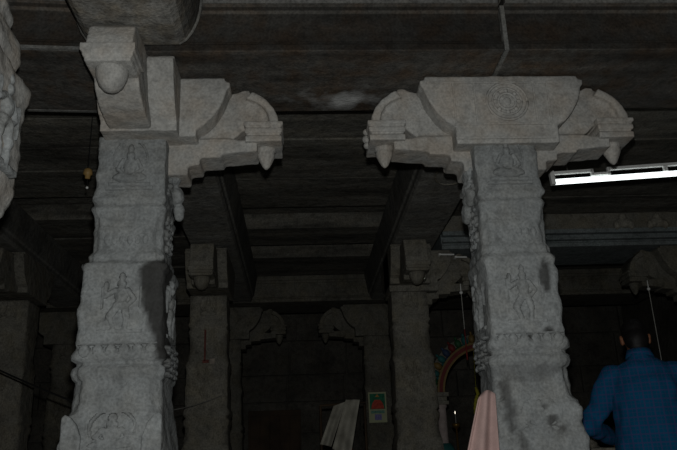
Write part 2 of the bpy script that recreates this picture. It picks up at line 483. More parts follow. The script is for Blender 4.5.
def bracket(parent, mat, c, direction, reach, detail, th=0.22, drop=0.0):
    """curved arm ending in an abacus with a lotus-bud pendant, over a stepped corbel"""
    d = {'+x': Vector((1, 0, 0)), '-x': Vector((-1, 0, 0)), '+y': Vector((0, 1, 0)), '-y': Vector((0, -1, 0))}[direction]
    s = Vector((-d.y, d.x, 0)); k = reach - 0.75
    fn = lambda a, b, t: Vector((c[0], c[1], 0)) + d * (a + (k if a > 0.5 else k * a / 0.5 if a > 0 else 0)) + s * t + Vector((0, 0, b + (0 if direction == '-y' else 0.03)))
    front = direction == '-y'
    DZ = 0.03
    outer = [(0.752, 2.585), (0.752, 2.62), (0.748, 2.68), (0.725, 2.735), (0.685, 2.785), (0.64, 2.822), (0.60, 2.845)]
    arm = [(0.28, 2.52), (0.40, 2.525), (0.46, 2.545), (0.52, 2.585), (0.555, 2.62), (0.58, 2.622), (0.597, 2.59), (0.60, 2.57)] + outer + \
          [(0.585, 2.86), (0.585, 2.872), (0.55, 2.876), (0.52, 2.86), (0.48, 2.85), (0.28, 2.86)]
    strut = [(0.02, 2.345), (0.24, 2.345), (0.24, 2.40), (0.31, 2.405), (0.31, 2.445), (0.43, 2.45), (0.43, 2.468), (0.63, 2.485), (0.63, 2.545), (0.44, 2.56), (0.02, 2.56)]
    if front:
        arm = [(0.10, 2.56), (0.34, 2.56), (0.40, 2.565), (0.48, 2.58), (0.57, 2.62), (0.60, 2.67), (0.768, 2.67), (0.77, 2.745), (0.76, 2.80), (0.735, 2.87), (0.70, 2.905), (0.10, 2.91)]
        arm = [(u_, z_ - drop * max(0, min(1, (u_ - 0.3) / 0.3)) * (1 if z_ < 2.9 else 0.3)) for u_, z_ in arm]
    aw = th / 2 if front else th * 0.37
    g = G(); g.prism(arm, -aw, aw, fn)
    if not front:
        rib = outer + [(0.57, 2.80), (0.63, 2.775), (0.665, 2.745), (0.69, 2.70), (0.70, 2.65), (0.70, 2.59)]
        g.prism(rib, -th / 2 - 0.016, th / 2 + 0.016, fn)
    if not front: g.prism(strut, -th * 0.44, th * 0.44, fn)
    o = g.build('bracket', mat, parent, False, 0 if detail else 0.012)
    if detail: weathered(o, 0.0085, 0.008, 3)
    # abacus mouldings over the pendant
    e = fn(0.665, 0, 0)
    if front: e = fn(0.685, 0, 0) + Vector((0, 0, -drop))
    g = G()
    mould = ((0.112, 2.595, 2.617), (0.098, 2.577, 2.597), (0.106, 2.55, 2.579), (0.092, 2.532, 2.552), (0.103, 2.50, 2.534))
    if front: mould = ((0.106, 2.712, 2.752), (0.096, 2.69, 2.714), (0.086, 2.665, 2.692))
    for h, z0, z1 in mould:
        hu = h * (1.0 if front else 0.98)
        g.prism([(-hu, z0), (hu, z0), (hu, z1), (-hu, z1)], -h - (0.022 if detail else 0.01), h + (0.022 if detail else 0.01), lambda a, b, t: e + d * a + s * t + Vector((0, 0, b + (0 if front else 0.03))))
    ab = g.build('abacus', mat, o, False, 0 if detail else 0.006)
    if detail: weathered(ab, 0.006, 0.004, 1)
    g = G(); g.lathe([(0.008, -0.125), (0.035, -0.115), (0.058, -0.09), (0.072, -0.055), (0.078, -0.02), (0.076, 0.0)] if front else PENDANT, e + Vector((0, 0, 2.675 if front else 2.54)) + d * (-0.01 if front else 0.01), 18 if detail else 10)
    g.build('pendant', mat, o, True)
    # carved knob on the tip
    if direction != '-x' or not detail: return o
    g = G()
    for zz, rr in ((2.635, 0.022), (2.59, 0.028), (2.55, 0.022)):
        g.ball(e + d * 0.105 + Vector((0, 0, zz)), (rr, rr, rr * 0.9), nu=10, nv=8)
    g.build('tip_knob', mat, o, True)
    return o

def pillar(x, y, label, mats, arms, cap_x=None, top=2.50, detail=True, group='carved temple pillars', P=BASEPROF, seed=0.0, darkening=None,
           scale=lambda z: 1.0, shaft_mat=None, slab=('x',), slab_u=(-0.45, 0.45), figures=True, shaftx=0.0):
    t = thing('temple_pillar', label, 'pillar', (x, y, 0), group)
    sm, cm = mats
    PP = [p for p in P if p[0] < top] + [(top, 0.18, 0)]
    shaft(t, sm, PP, top, nside=20 if detail else 8, dz=0.0125 if detail else 0.03, rough=0.010 if detail else 0.008, seed=seed, darkening=darkening, scale=scale)
    cx = (cap_x - x) if cap_x is not None else 0.0
    for a in slab:
        capital_slab(t, cm, (cx, 0), a, slab_u[0] if a == 'x' else -0.45, slab_u[1] if a == 'x' else 0.45, 0.42 if a == 'x' else 0.40, detail, 2.49 if top < 2.55 else 2.555)
    for d, reach in arms:
        bracket(t, cm, (0.2 * cx if d == '-y' else cx, 0), d, reach, detail, drop=0.0 if detail else 0.12)
    return t

def carve(t, mat, scale, seed, figs):
    for name, zc, hz, hw, n, fn, dep in figs:
        w = prof(zc, BASEPROF)[0] * scale(zc)
        n = Vector(n)
        relief(name, t, mat, n * (w - 0.002) + Vector((0, 0, zc)), (hw * w / 0.19, hz), n, fn, dep)

def fig_set(side):
    return [('seated_figure', 2.375, 0.15, 0.15, (0, -1, 0), seated, 0.024),
            ('dancing_figure', 1.635, 0.17, 0.14, (0, -1, 0), dancer, 0.02),
            ('petal_band', 1.98, 0.035, 0.125, (0, -1, 0), petals, 0.008),
            ('petal_band', 1.40, 0.04, 0.16, (0, -1, 0), petals, 0.008),
            ('lotus_panel', 1.00, 0.11, 0.14, (0, -1, 0), seated, 0.010),
            ('side_figure', 2.365, 0.14, 0.14, (side, 0, 0), seated, 0.03),
            ('side_scroll', 2.05, 0.11, 0.13, (side, 0, 0), scroll, 0.02),
            ('side_figure', 1.63, 0.18, 0.16, (side, 0, 0), dancer, 0.024),
            ('side_scroll', 1.36, 0.08, 0.17, (side, 0, 0), scroll, 0.018)]

# left front pillar
def dark_patch_left(p):
    # dark patch running down the right front corner of the second block
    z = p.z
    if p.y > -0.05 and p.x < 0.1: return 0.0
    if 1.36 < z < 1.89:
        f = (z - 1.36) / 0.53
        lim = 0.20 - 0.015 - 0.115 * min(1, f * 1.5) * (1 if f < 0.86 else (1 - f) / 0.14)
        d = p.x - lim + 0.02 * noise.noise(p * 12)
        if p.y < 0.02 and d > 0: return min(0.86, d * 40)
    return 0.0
scl_left = lambda z: 1.06 if z < 1.86 else 1.0
scl_one = lambda z: 0.97 if 1.26 < z < 1.9 else 0.98 if z > 1 else 0.945
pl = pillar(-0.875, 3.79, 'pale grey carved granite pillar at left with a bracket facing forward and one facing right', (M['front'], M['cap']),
            [('+x', 0.735), ('-y', 0.77)], cap_x=-0.82, top=2.57, seed=3.1, darkening=dark_patch_left, scale=scl_left, slab=('x', 'y'), slab_u=(-0.2, 0.45))
carve(pl, M['front'], scl_left, 1, fig_set(1))

def stain_right(p):
    s = 0.0
    for cx, cz, rx, rz, a in ((0.12, 1.74, 0.035, 0.09, 0.75), (0.10, 1.44, 0.03, 0.03, 0.85), (0.0, 1.41, 0.03, 0.016, 0.85), (-0.03, 1.24, 0.18, 0.05, 0.35), (0.06, 1.0, 0.03, 0.03, 0.7),
                              (0.02, 1.07, 0.03, 0.02, 0.6), (0.1, 0.97, 0.02, 0.03, 0.6), (-0.1, 0.9, 0.02, 0.06, 0.5), (-0.15, 1.1, 0.03, 0.14, 0.6)):
        if p.y < -0.02:
            d = math.hypot((p.x - cx) / rx, (p.z - cz) / rz) + 0.7 * noise.noise(p * 24)
            s = max(s, a * max(0, min(1, (1.1 - d) * 2.5)))
    return s
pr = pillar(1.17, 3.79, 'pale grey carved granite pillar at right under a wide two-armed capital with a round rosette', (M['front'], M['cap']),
            [('-x', 0.745), ('+x', 0.745)], cap_x=1.185, top=2.50, seed=8.7, darkening=stain_right, scale=scl_one)
carve(pr, M['front'], scl_one, 2, fig_set(-1))
# engraved rosette and framing ridges on the front of the wide capital
g = G()
rm = Matrix.Rotation(PI / 2, 4, 'X')
for R, r in ((0.115, 0.008), (0.082, 0.007), (0.05, 0.008)):
    pts = [Vector((0.03 + R * math.cos(a), -0.212, 2.745 + R * math.sin(a))) for a in [2 * PI * k / 28 for k in range(29)]]
    g.tube(pts, r, 6)
g.ball((0.03, -0.21, 2.745), (0.025, 0.014, 0.025))
for k in range(8):
    a = 2 * PI * k / 8
    g.ball((0.03 + 0.067 * math.cos(a), -0.211, 2.745 + 0.067 * math.sin(a)), (0.014, 0.01, 0.014), nu=8, nv=6)
g.build('rosette', M['cap'], pr, True)
g = G()
for u in (-0.27, -0.15, 0.19, 0.27):
    g.box(u - 0.006, u + 0.006, -0.217, -0.20, 2.61, 2.86)
for zz in (2.605, 2.865, 2.52):
    g.box(-0.42 if zz > 2.8 else -0.28, 0.42 if zz > 2.8 else 0.28, -0.218, -0.20, zz - 0.007, zz + 0.007)
g.build('moulding', M['cap'], pr, False, 0.003)
# broken stub figure on the inner side under each capital
g = G()
g.box(-0.225, -0.15, -0.06, 0.08, 2.27, 2.30); g.ball((-0.19, -0.02, 2.24), (0.035, 0.07, 0.06)); g.ball((-0.195, 0.05, 2.17), (0.03, 0.06, 0.06)); g.ball((-0.19, -0.03, 2.38), (0.03, 0.07, 0.09))
weathered(g.build('side_boss', M['front'], pr, True), 0.008, 0.035, 1)
g = G()
g.ball((0.215, 0.03, 2.30), (0.04, 0.06, 0.05)); g.ball((0.225, 0.06, 2.21), (0.035, 0.04, 0.05)); g.ball((0.21, -0.02, 2.40), (0.035, 0.05, 0.06))
weathered(g.build('side_boss', M['front'], pl, True), 0.008, 0.03, 1)
# petal corner leaves at the foot blocks
for t, sc, sd in ((pl, 1.06, -1), (pl, 1.06, 1)):
    poly = [(0.0, 0.86), (0.095, 0.86), (0.092, 1.0), (0.07, 1.06), (0.04, 1.095), (0.015, 1.105), (0.0, 1.09)]
    g = G(); w = 0.219 * sc
    g.prism(poly, -0.03, 0.03, lambda a, b, q: Vector((sd * (w - a), -w + 0.012 + q, b)))
    weathered(g.build('corner_leaf', M['front'], t, False), 0.006, 0.006, 1)

# second row and third row (smoke-darkened, further in)
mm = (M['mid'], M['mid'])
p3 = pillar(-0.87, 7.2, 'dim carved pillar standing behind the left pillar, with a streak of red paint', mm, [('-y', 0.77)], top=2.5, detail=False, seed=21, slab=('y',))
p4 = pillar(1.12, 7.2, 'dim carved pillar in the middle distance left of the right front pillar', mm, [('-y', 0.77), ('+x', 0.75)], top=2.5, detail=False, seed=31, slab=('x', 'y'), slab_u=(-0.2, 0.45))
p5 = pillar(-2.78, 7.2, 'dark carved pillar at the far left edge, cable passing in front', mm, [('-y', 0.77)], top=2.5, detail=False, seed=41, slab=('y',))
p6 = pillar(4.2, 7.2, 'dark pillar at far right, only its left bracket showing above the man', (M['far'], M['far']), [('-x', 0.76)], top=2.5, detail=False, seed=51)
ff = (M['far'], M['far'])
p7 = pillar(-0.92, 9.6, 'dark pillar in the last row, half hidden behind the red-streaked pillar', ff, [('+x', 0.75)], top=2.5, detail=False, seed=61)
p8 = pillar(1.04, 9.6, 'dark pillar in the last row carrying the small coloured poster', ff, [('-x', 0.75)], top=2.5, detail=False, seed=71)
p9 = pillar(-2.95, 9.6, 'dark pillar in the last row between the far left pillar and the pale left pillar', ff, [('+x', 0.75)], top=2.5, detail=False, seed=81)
for t in (p3, p4, p5, p7, p8, p9):
    mt = t.children[0].data.materials[0]
    carve(t, mt, scl_one, 3, [('seated_figure', 2.365, 0.135, 0.135, (0, -1, 0), seated, 0.02), ('dancing_figure', 1.635, 0.17, 0.14, (0, -1, 0), dancer, 0.02)])
# red painted trident mark with a pale daub on the red-streaked pillar
g = G(); yb = -0.205
g.box(-0.028, -0.012, yb, yb + 0.02, 1.86, 2.16); g.box(-0.04, 0.02, yb, yb + 0.02, 1.84, 1.87)
tag(g.build('red_mark', M['paint_red'], p3), 'faded red painted streak')
g = G(); g.box(0.03, 0.075, yb, yb + 0.02, 1.83, 1.88)
tag(g.build('lime_daub', M['paint_white'], p3), 'pale lime daub')

# near carved support at the left border of the view
NP = [(0.0, 0.20, 0), (1.2, 0.17, 0.4), (1.62, 0.165, 0.4), (1.70, 0.175, 0.4), (1.77, 0.19, 0.3), (1.82, 0.215, 0.2), (1.90, 0.228, 0.2), (2.10, 0.232, 0.1), (2.28, 0.238, 0.1), (2.37, 0.25, 0.1), (2.40, 0.245, 0.2),
      (2.43, 0.20, 0.5), (2.50, 0.215, 0.5), (2.58, 0.20, 0.5), (2.64, 0.165, 0.6), (2.70, 0.175, 0.6), (2.78, 0.15, 0.7), (2.92, 0.15, 0.7)]
t = thing('temple_pillar', 'nearest carved pillar, cut off by the left edge, with lumpy worn figures', 'pillar', (-1.365, 2.6, 0), 'carved temple pillars')
shaft(t, M['cap'], NP, 2.92, nside=20, dz=0.0125, rough=0.015, seed=90)
relief('carved_figure', t, M['front'], (0.0, -0.235, 2.18), (0.21, 0.2), (0, -1, 0), dancer, 0.05)
relief('carved_figure', t, M['front'], (0.235, 0, 2.15), (0.19, 0.22), (1, 0, 0), dancer, 0.03)
g = G()
for (a, b, c_, r) in ((0.12, -0.22, 2.55, 0.07), (0.16, -0.16, 2.47, 0.06), (0.14, -0.22, 2.05, 0.05), (0.19, -0.2, 2.22, 0.05), (0.16, -0.17, 1.88, 0.055), (0.15, -0.15, 2.68, 0.05), (0.12, -0.16, 2.8, 0.05)):
    g.ball((a, b, c_), (r, r, r * 1.25), nu=12, nv=8)
weathered(g.build('carved_boss', M['front'], t, True), 0.01, 0.02, 1)

# ------------------------------------------------------------------ beams
CZ = 3.27
def long_beam(xc, y0, y1, label, mat, hb=0.205, near=False):
    """lengthwise beam with cyma sides flaring to the ceiling"""
    side = [(hb, 2.922), (hb + 0.035, 2.95), (hb + 0.06, 2.99), (hb + 0.085, 3.05), (hb + 0.10, 3.12), (hb + 0.11, CZ - 0.002)]
    if not near: side = [(hb, 2.922), (hb + 0.018, 2.95), (hb + 0.022, 2.985), (hb + 0.04, 3.0), (hb + 0.085, CZ - 0.002)]
    poly = [(-a, b) for a, b in side[::-1]] + side
    g = G(); n = 24
    g.prism(poly, y0, y1, lambda a, b, q: Vector((a, q, b)))
    o = g.build('stone_beam', mat, None, False, 0.008)
    o.location = (xc, 0, 0)
    return tag(o, label, 'beam', 'stone roof beams')

def cross_beam(x0, x1, label, mat, y0=3.33, y1=4.01, rz=0.0, pivot=None, zt=CZ - 0.002):
    """transverse beam with fillets along its lower and upper edges"""
    m = (y0 + y1) / 2; h = (y1 - y0) / 2
    side = [(h, 2.922), (h, 2.962), (h - 0.012, 2.968), (h - 0.012, 2.985), (h - 0.028, 2.99), (h - 0.03, 3.17), (h - 0.012, 3.18), (h - 0.012, 3.205), (h + 0.008, 3.21), (h + 0.008, zt)]
    poly = [(-a, b) for a, b in side[::-1]] + side
    g = G(); c = pivot or ((x0 + x1) / 2)
    g.prism(poly, x0 - c, x1 - c, lambda a, b, q: Vector((q, a, b)))
    o = g.build('stone_beam', mat, None, False, 0.006)
    o.location = (c, m, 0); o.rotation_euler = (0, 0, rz)
    return tag(o, label, 'beam', 'stone roof beams')

mb = cross_beam(-0.798, 1.14, 'broad sooty crossbeam spanning from left front pillar to right front pillar, pale smear beneath', M['beam_mid'])
xb = cross_beam(1.165, 4.1, 'broad sooty crossbeam running right from above the right front pillar', M['beam'])
g = G(); g.box(1.1415 - 2.6325, 1.164 - 2.6325, -0.343, 0.32, 2.918, 3.2); 
tag(g.build('mortar_joint', M['mortar'], xb), 'pale mortar joint between two beams')
lbm = cross_beam(-3.6, -0.83, 'sooty crossbeam at upper left, running out of view behind the left front pillar', M['beam'], rz=math.radians(4), pivot=-0.83)
nb = long_beam(-0.80, 1.2, 3.275, 'mottled lengthwise beam overhead resting on the left pillar\'s forward bracket', M['beam_long'], hb=0.215, near=True)
for sg in (-1, 1):
    g = G()
    g.tube([(sg * q, 3.268, zz) for q, zz in ((0.215, 2.93), (0.25, 2.955), (0.277, 2.995), (0.302, 3.055), (0.317, 3.12), (0.325, 3.26))], 0.011, 6)
    g.build('mortar_joint', M['mortar'], nb, True)
for bm_, x0, x1 in ((lbm, -2.77, -0.02),):
    for yy in (-0.338, 0.338):
        g = G(); g.box(x0, x1, yy - 0.01, yy + 0.01, 2.917, 2.935); g.build('edge_highlight', M['mortar'], bm_)  # pale strips paint a highlight along the worn lower edges
    g = G(); g.box(x0, x1, -0.352, -0.33, 3.21, 3.262); g.build('edge_highlight', M['mortar'], bm_)  # pale strip paints the upper edge as if lit
for bm_, x0, x1 in ((mb, -0.96, 0.96), (xb, -1.46, 1.46)):
    g = G(); g.box(x0, x1, -0.352, -0.33, 3.212, 3.262); g.build('edge_highlight', M['mortar'], bm_)  # light along the upper edge, put in as a pale strip
long_beam(-0.80, 4.03, 9.18, 'lengthwise beam running back from the left front pillar to the red-streaked pillar', M['beam_dark'])
long_beam(1.17, 4.03, 9.18, 'lengthwise beam running back from the right front pillar, chipped oval mark underneath', M['beam_dark'])
long_beam(-2.85, 4.03, 9.18, 'dark lengthwise beam above the far left pillar', M['beam_dark'])
cross_beam(-4.5, 4.8, 'dark rear crossbeam above the last row of pillars', M['far'], y0=9.2, y1=9.9)
ab_ = cross_beam(1.485, 4.9, 'blue-grey moulded architrave beyond the right front pillar, small carved figures on its frieze', M['beam_blue'], y0=7.0, y1=7.72, zt=3.1)
g = G()
for i, (a, b, q0, q1) in enumerate(((-0.39, 0, 2.99, 3.01), (-0.40, 0, 3.055, 3.1))):
    g.box(-1.70, 1.70, a, b, q0, q1)
g.build('moulding', M['beam_blue'], ab_, False, 0.006)
g = G(); g.box(-1.70, 1.70, -0.385, 0.3, 3.10, CZ - 0.002)
g.build('frieze', M['mid'], ab_)
for X, s in ((3.40, 1.0), (3.76, 0.92), (4.06, 0.9)):
    q = X - 3.1925; g = G()
    g.ball((q, -0.40, 3.215), (0.04 * s, 0.04, 0.045 * s)); g.ball((q, -0.40, 3.155), (0.085 * s, 0.05, 0.055)); g.ball((q - 0.08, -0.40, 3.13), (0.03, 0.04, 0.05)); g.ball((q + 0.08, -0.40, 3.13), (0.03, 0.04, 0.05))
    g.box(q - 0.11, q + 0.11, -0.43, -0.36, 3.098, 3.115)
    weathered(g.build('carved_bust', M['bust'], ab_, True), 0.012, 0.01, 1)
# oval chipped mark beneath the right lengthwise beam: a shallow carved oval boss
lb = [o for o in bpy.data.objects if o.get('label', '').startswith('lengthwise beam running back from the right')][0]
g = G(); g.tube([Vector((0.03 + 0.13 * math.cos(a), 5.05 + 0.2 * math.sin(a), 2.921)) for a in [2 * PI * k / 24 for k in range(25)]], 0.008, 6)
g.ball((0.04, 5.1, 2.921), (0.05, 0.03, 0.006))
g.build('oval_mark', M['mid'], lb, True)

# ------------------------------------------------------------------ setting
def structure(name, o):
    o.name = name; o['kind'] = 'structure'; return o
g = G()
def slabs(x0, x1, ys, deep=()):
    for i, (a, b) in enumerate(zip(ys, ys[1:])):
        z = CZ + random.uniform(0, 0.012) + (0.16 if i in deep else 0.0)
        g.box(x0, x1, a + 0.006, b - 0.006, z, CZ + 0.34)
slabs(-5.2, 5.2, [0.2, 0.75, 1.3, 1.85, 2.4, 2.95, 3.5])
slabs(-0.8, 1.17, [3.9, 4.45, 5.13, 5.92, 6.66, 7.27, 7.87, 8.39, 9.3], deep=(4, 6))
slabs(-2.85, -0.8, [3.8, 4.3, 4.75, 5.25, 5.7, 6.3, 6.9, 7.5, 8.1, 8.7, 9.3], deep=(5,))
slabs(-5.2, -2.85, [3.8, 4.4, 5.0, 5.7, 6.3, 6.9, 7.5, 8.1, 8.7, 9.3])
slabs(1.17, 5.2, [3.9, 4.5, 5.2, 5.9, 6.5, 7.1, 7.7, 8.4, 9.3])
slabs(-5.2, 5.2, [9.8, 10.5, 11.4])
g.box(-5.3, 5.3, 0, 11.6, CZ + 0.35, CZ + 0.45)
structure('ceiling', g.build('ceiling', M['ceil'], None, False, 0.008))
g = G(); g.box(-5.3, 5.3, 0.0, 11.6, -0.12, 0.0)
structure('floor', g.build('floor', M['floor']))
g = G(); z = 0.0; row = 0
while z < 3.2:
    h = (0.46, 0.40, 0.52)[row % 3]; x = -5.2 - (0.4 if row % 2 else 0)
    while x < 5.2:
        w = random.uniform(0.8, 1.5)
        g.box(max(x, -5.2) + 0.008, min(x + w, 5.2) - 0.008, 11.2 + random.uniform(0, 0.015), 11.45, z + 0.008, min(z + h, 3.26) - 0.008)
        x += w
    z += h; row += 1
g.box(-5.2, 5.2, 11.26, 11.5, 0, 3.3)
structure('wall_back', g.build('wall_back', M['wall'], None, False, 0.01))
for nm, xx in (('wall_left', -5.3), ('wall_right', 5.2)):
    g = G(); g.box(xx, xx + 0.1, 0, 11.6, 0, 3.6)
    structure(nm, g.build(nm, M['wall']))
# low brown door in the rear wall
g = G(); g.box(-0.75, 0.02, 11.08, 11.2, 0, 1.72)
dr = structure('door_1', g.build('door_1', M['wood'], None, False, 0.006))
g = G()
for k in range(5):
    g.box(-0.72 + k * 0.146, -0.59 + k * 0.146, 11.055, 11.085, 0.05, 1.64)
g.build('door_board', M['wood'], dr, False, 0.004)

# ------------------------------------------------------------------ tube light
def place(p): return Vector(p)
a, b = Vector((1.80, 4.62, 2.672)), Vector((2.92, 4.58, 2.722))
d = (b - a).normalized(); up = Vector((0, 0, 1)) - d * d.z; up.normalize()
t = thing('tube_light', 'lit white fluorescent tube hanging aslant from the roof beyond the right pillar', 'light', a)
loc = lambda s, h: d * s + up * h
L = (b - a).length
g = G(); g.tube([loc(0.02, 0), loc(L - 0.02, 0)], 0.02, 12); g.build('lamp_tube', M['tube'], t, True)
g = G(); rot = Matrix((d, up.cross(d), up)).transposed().to_4x4()
g.box(0, 0.30, -0.012, 0.012, 0.055, 0.075, rot); g.box(0.29, 0.42, -0.012, 0.012, 0.028, 0.045, rot); g.box(0.28, 0.30, -0.012, 0.012, 0.028, 0.075, rot)
g.box(0.41, L, -0.012, 0.012, 0.06, 0.08, rot); g.box(0.40, 0.42, -0.012, 0.012, 0.028, 0.08, rot)
g.build('batten', M['white_metal'], t)
for s in (0.0, L - 0.02):
    g = G(); g.box(s - 0.012, s + 0.018, -0.02, 0.02, -0.02, 0.08, rot); g.build('tube_holder', M['white_metal'], t, False, 0.003)
g = G(); g.box(0.80, 0.83, -0.012, 0.012, 0.02, 0.065, rot); g.build('starter', M['white_metal'], t, False, 0.003)
for s in (0.12, L - 0.12):
    g = G(); p0 = loc(s, 0.07); p1 = Vector((p0.x, p0.y, CZ - a.z)); g.tube([p0, p1], 0.003, 6); g.build('hanging_rod', M['dull_metal'], t)

# thin unlit white battens under the architrave's left end
for i, (x0, x1, z) in enumerate(((1.43, 1.585, 2.845), (1.59, 1.71, 2.815))):
    g = G(); g.tube([(x0, 6.93, z), (x1, 6.93, z - 0.004)], 0.0085, 8)
    g.box(x0, x0 + 0.02, 6.922, 7.0, z - 0.008, z + 0.008)
    o = g.build('light_batten', M['plastic'])
    tag(o, ('thin white batten on the bracket of the middle-distance pillar, the longer one' , 'thin white batten lower and right of the longer one, same bracket')[i], 'batten', 'thin white battens')

# small ceramic lamp holder hanging at the left of the left pillar
t = thing('lamp_holder', 'tiny ochre lamp holder with a white glint hanging left of the left front pillar', 'lamp holder', (-1.366, 4.5, 2.70))
g = G(); g.lathe([(0.012, 0.075), (0.028, 0.06), (0.03, 0.03), (0.018, 0.022), (0.016, 0.0)], seg=12); g.build('holder', M['ochre'], t, True)
g = G(); g.tube([(0, 0, 0.07), (0.0, 0, CZ - 2.70)], 0.003, 6); g.build('cord', M['cable'], t)
g = G(); g.tube([(0, 0, 0.0), (0.002, 0, -0.055)], 0.002, 6); g.build('pull_cord', M['cable'], t)
g = G(); g.ball((0.002, 0, -0.063), 0.009); g.build('bead', M['plastic'], t, True)

# hanging chains from the bracket pendants
def chain(x, y, z0, z1, label, red):
    t = thing('hanging_chain', label, 'chain', (x, y, z0), 'hanging lamp chains')
    g = G(); g.ball((0, 0, 0), 0.017); g.tube([(0, 0, 0), (0, 0, 0.09)], 0.005, 6); g.build('hook', M['plastic'], t, True)
    zr = -(z0 - z1)
    g = G(); g.tube([(0, 0, 0), (0, 0, zr * (0.55 if red else 1))], 0.0042, 6); g.build('thread', M['thread'], t)
    if red:
        g = G(); g.tube([(0, 0, zr * 0.55), (0, 0, zr)], [0.004, 0.008], 6); g.build('tassel', M['red'], t)
    return t
chain(1.613, 6.9, 2.44, 1.78, 'thin white hanging thread with red lower end, in front of the painted arch', True)
chain(3.51, 6.9, 2.43, 1.66, 'thin pale hanging thread with white knob beside the man\'s head', False)

# cable and rope strung across the left bay
def sag(p0, p1, s, n=20):
    p0, p1 = Vector(p0), Vector(p1)
    return [p0.lerp(p1, i / n) - Vector((0, 0, s * 4 * (i / n) * (1 - i / n))) for i in range(n + 1)]
g = G(); g.tube(sag((-2.9, 6.2, 1.93), (-1.75, 6.15, 1.40), 0.02), 0.008, 6)
tag(g.build('cable', M['cable']), 'black cable strung across the far left pillar toward the pale left pillar', 'cable')
g = G(); g.tube(sag((-1.75, 6.15, 1.40), (-0.72, 6.97, 1.53), 0.10), 0.0045, 6)
tag(g.build('rope', M['rope']), 'thin pale rope rising to the red-streaked pillar from behind the left front pillar', 'rope')

# ------------------------------------------------------------------ painted shrine arch
t = thing('painted_arch', 'painted ornamental shrine arch with red and gold bands beyond the right front pillar', 'shrine arch', (2.02, 8.0, 0))
zc, Ri = 1.58, 0.44
def arc(R, n=40, a0=0, a1=PI): return [(R * math.cos(a0 + (a1 - a0) * k / n), zc + R * math.sin(a0 + (a1 - a0) * k / n) * 1.05) for k in range(n + 1)]
def arch_band(name, R0, R1, y0, y1, mat):
    A, B = arc(R0), arc(R1); g = G(); n = len(A)
    g.prism(B + A[::-1], y0, y1, lambda a_, b_, q: Vector((a_, q, b_)))
    return g.build(name, mat, t)
arch_band('arch_band', Ri, Ri + 0.022, -0.05, 0.05, M['gold'])
arch_band('arch_band', Ri + 0.022, Ri + 0.06, -0.035, 0.05, M['crimson'])
arch_band('arch_band', Ri + 0.06, Ri + 0.08, -0.05, 0.05, M['gold'])
arch_band('backing', Ri + 0.08, Ri + 0.17, 0.0, 0.05, M['far'])
cols = ['teal', 'green', 'crimson', 'blue', 'teal', 'gold']
for k in range(21):
    a_ = PI * (k + 0.5) / 21; R = Ri + 0.125
    g = G(); m3 = Matrix.Rotation(PI / 2 - a_, 4, 'Y')
    g.ball((R * math.cos(a_), -0.02, zc + R * 1.05 * math.sin(a_)), (0.038, 0.035, 0.05), m3, 10, 8); g.ball(((R - 0.045) * math.cos(a_ + 0.07), -0.02, zc + (R - 0.045) * 1.05 * math.sin(a_ + 0.07)), (0.02, 0.025, 0.02), m3, 8, 6)
    g.ball(((R + 0.06) * math.cos(a_), -0.02, zc + (R + 0.06) * 1.05 * math.sin(a_)), (0.014, 0.02, 0.022), m3, 8, 6)
    g.build('leaf_ornament', M[cols[k % 6]], t, True)
for sx in (-1, 1):
    g = G(); x = sx * (Ri + 0.045)
    g.lathe([(0.075, 0.0), (0.075, 0.2), (0.06, 0.22), (0.052, 0.5), (0.05, 1.42), (0.062, 1.44), (0.062, 1.47)], (x, 0, 0), 16)
    c_ = g.build('column', M['palewash'], t, True)
    g = G(); g.box(x - 0.075, x + 0.075, -0.07, 0.07, 1.46, 1.50); g.box(x - 0.06, x + 0.06, -0.06, 0.06, 1.50, 1.545); g.box(x - 0.08, x + 0.08, -0.075, 0.075, 1.545, 1.59)
    g.build('column_head', M['mid'], c_, False, 0.006)
    g = G(); g.lathe([(0.11, 0.80), (0.12, 0.92), (0.105, 1.0), (0.07, 1.06)], (x, -0.03, 0), 12)
    g.build('column_skirt', M['teal'], c_, True)

# garland hanging inside the arch
g = G()
pts = [(1.98 + 0.075 * math.cos(a_), 8.0, 1.38 + 0.19 * math.sin(a_)) for a_ in [PI * 0.62 + 1.62 * PI * k / 40 for k in range(41)]]
pts = [(1.935, 8.0, 1.64)] + pts + [(2.035, 8.0, 1.62)]
g.tube(pts, [0.016 + 0.006 * (i % 2) for i in range(len(pts))], 8)
for q in (pts[0], pts[-1]): g.tube([q, (q[0] * 0.5 + 0.98, 8.0, 2.03)], 0.003, 5)
tag(g.build('hanging_garland', M['yellow'], None, True), 'yellow flower garland hanging in a narrow loop inside the painted arch', 'garland')

# small standing oil lamp with a flame
t = thing('oil_lamp', 'small brass oil lamp with a pinpoint flame under the painted arch', 'oil lamp', (1.765, 8.4, 0))
g = G(); g.lathe([(0.09, 0), (0.09, 0.03), (0.03, 0.07), (0.012, 0.12), (0.012, 0.7), (0.025, 0.72), (0.012, 0.74), (0.012, 1.24)], seg=14); g.build('stand', M['brass'], t, True)
g = G(); g.lathe([(0.012, 1.22), (0.045, 1.26), (0.05, 1.285), (0.04, 1.28), (0.005, 1.275)], seg=14); g.build('oil_bowl', M['brass'], t, True)
g = G(); g.lathe([(0.003, 1.422), (0.006, 1.412), (0.007, 1.40), (0.004, 1.39)], seg=10); g.build('flame', M['flame'], t, True)
g = G(); g.tube([(0, 0, 1.28), (0, 0, 1.395)], 0.004, 6); g.build('wick', M['thread'], t)

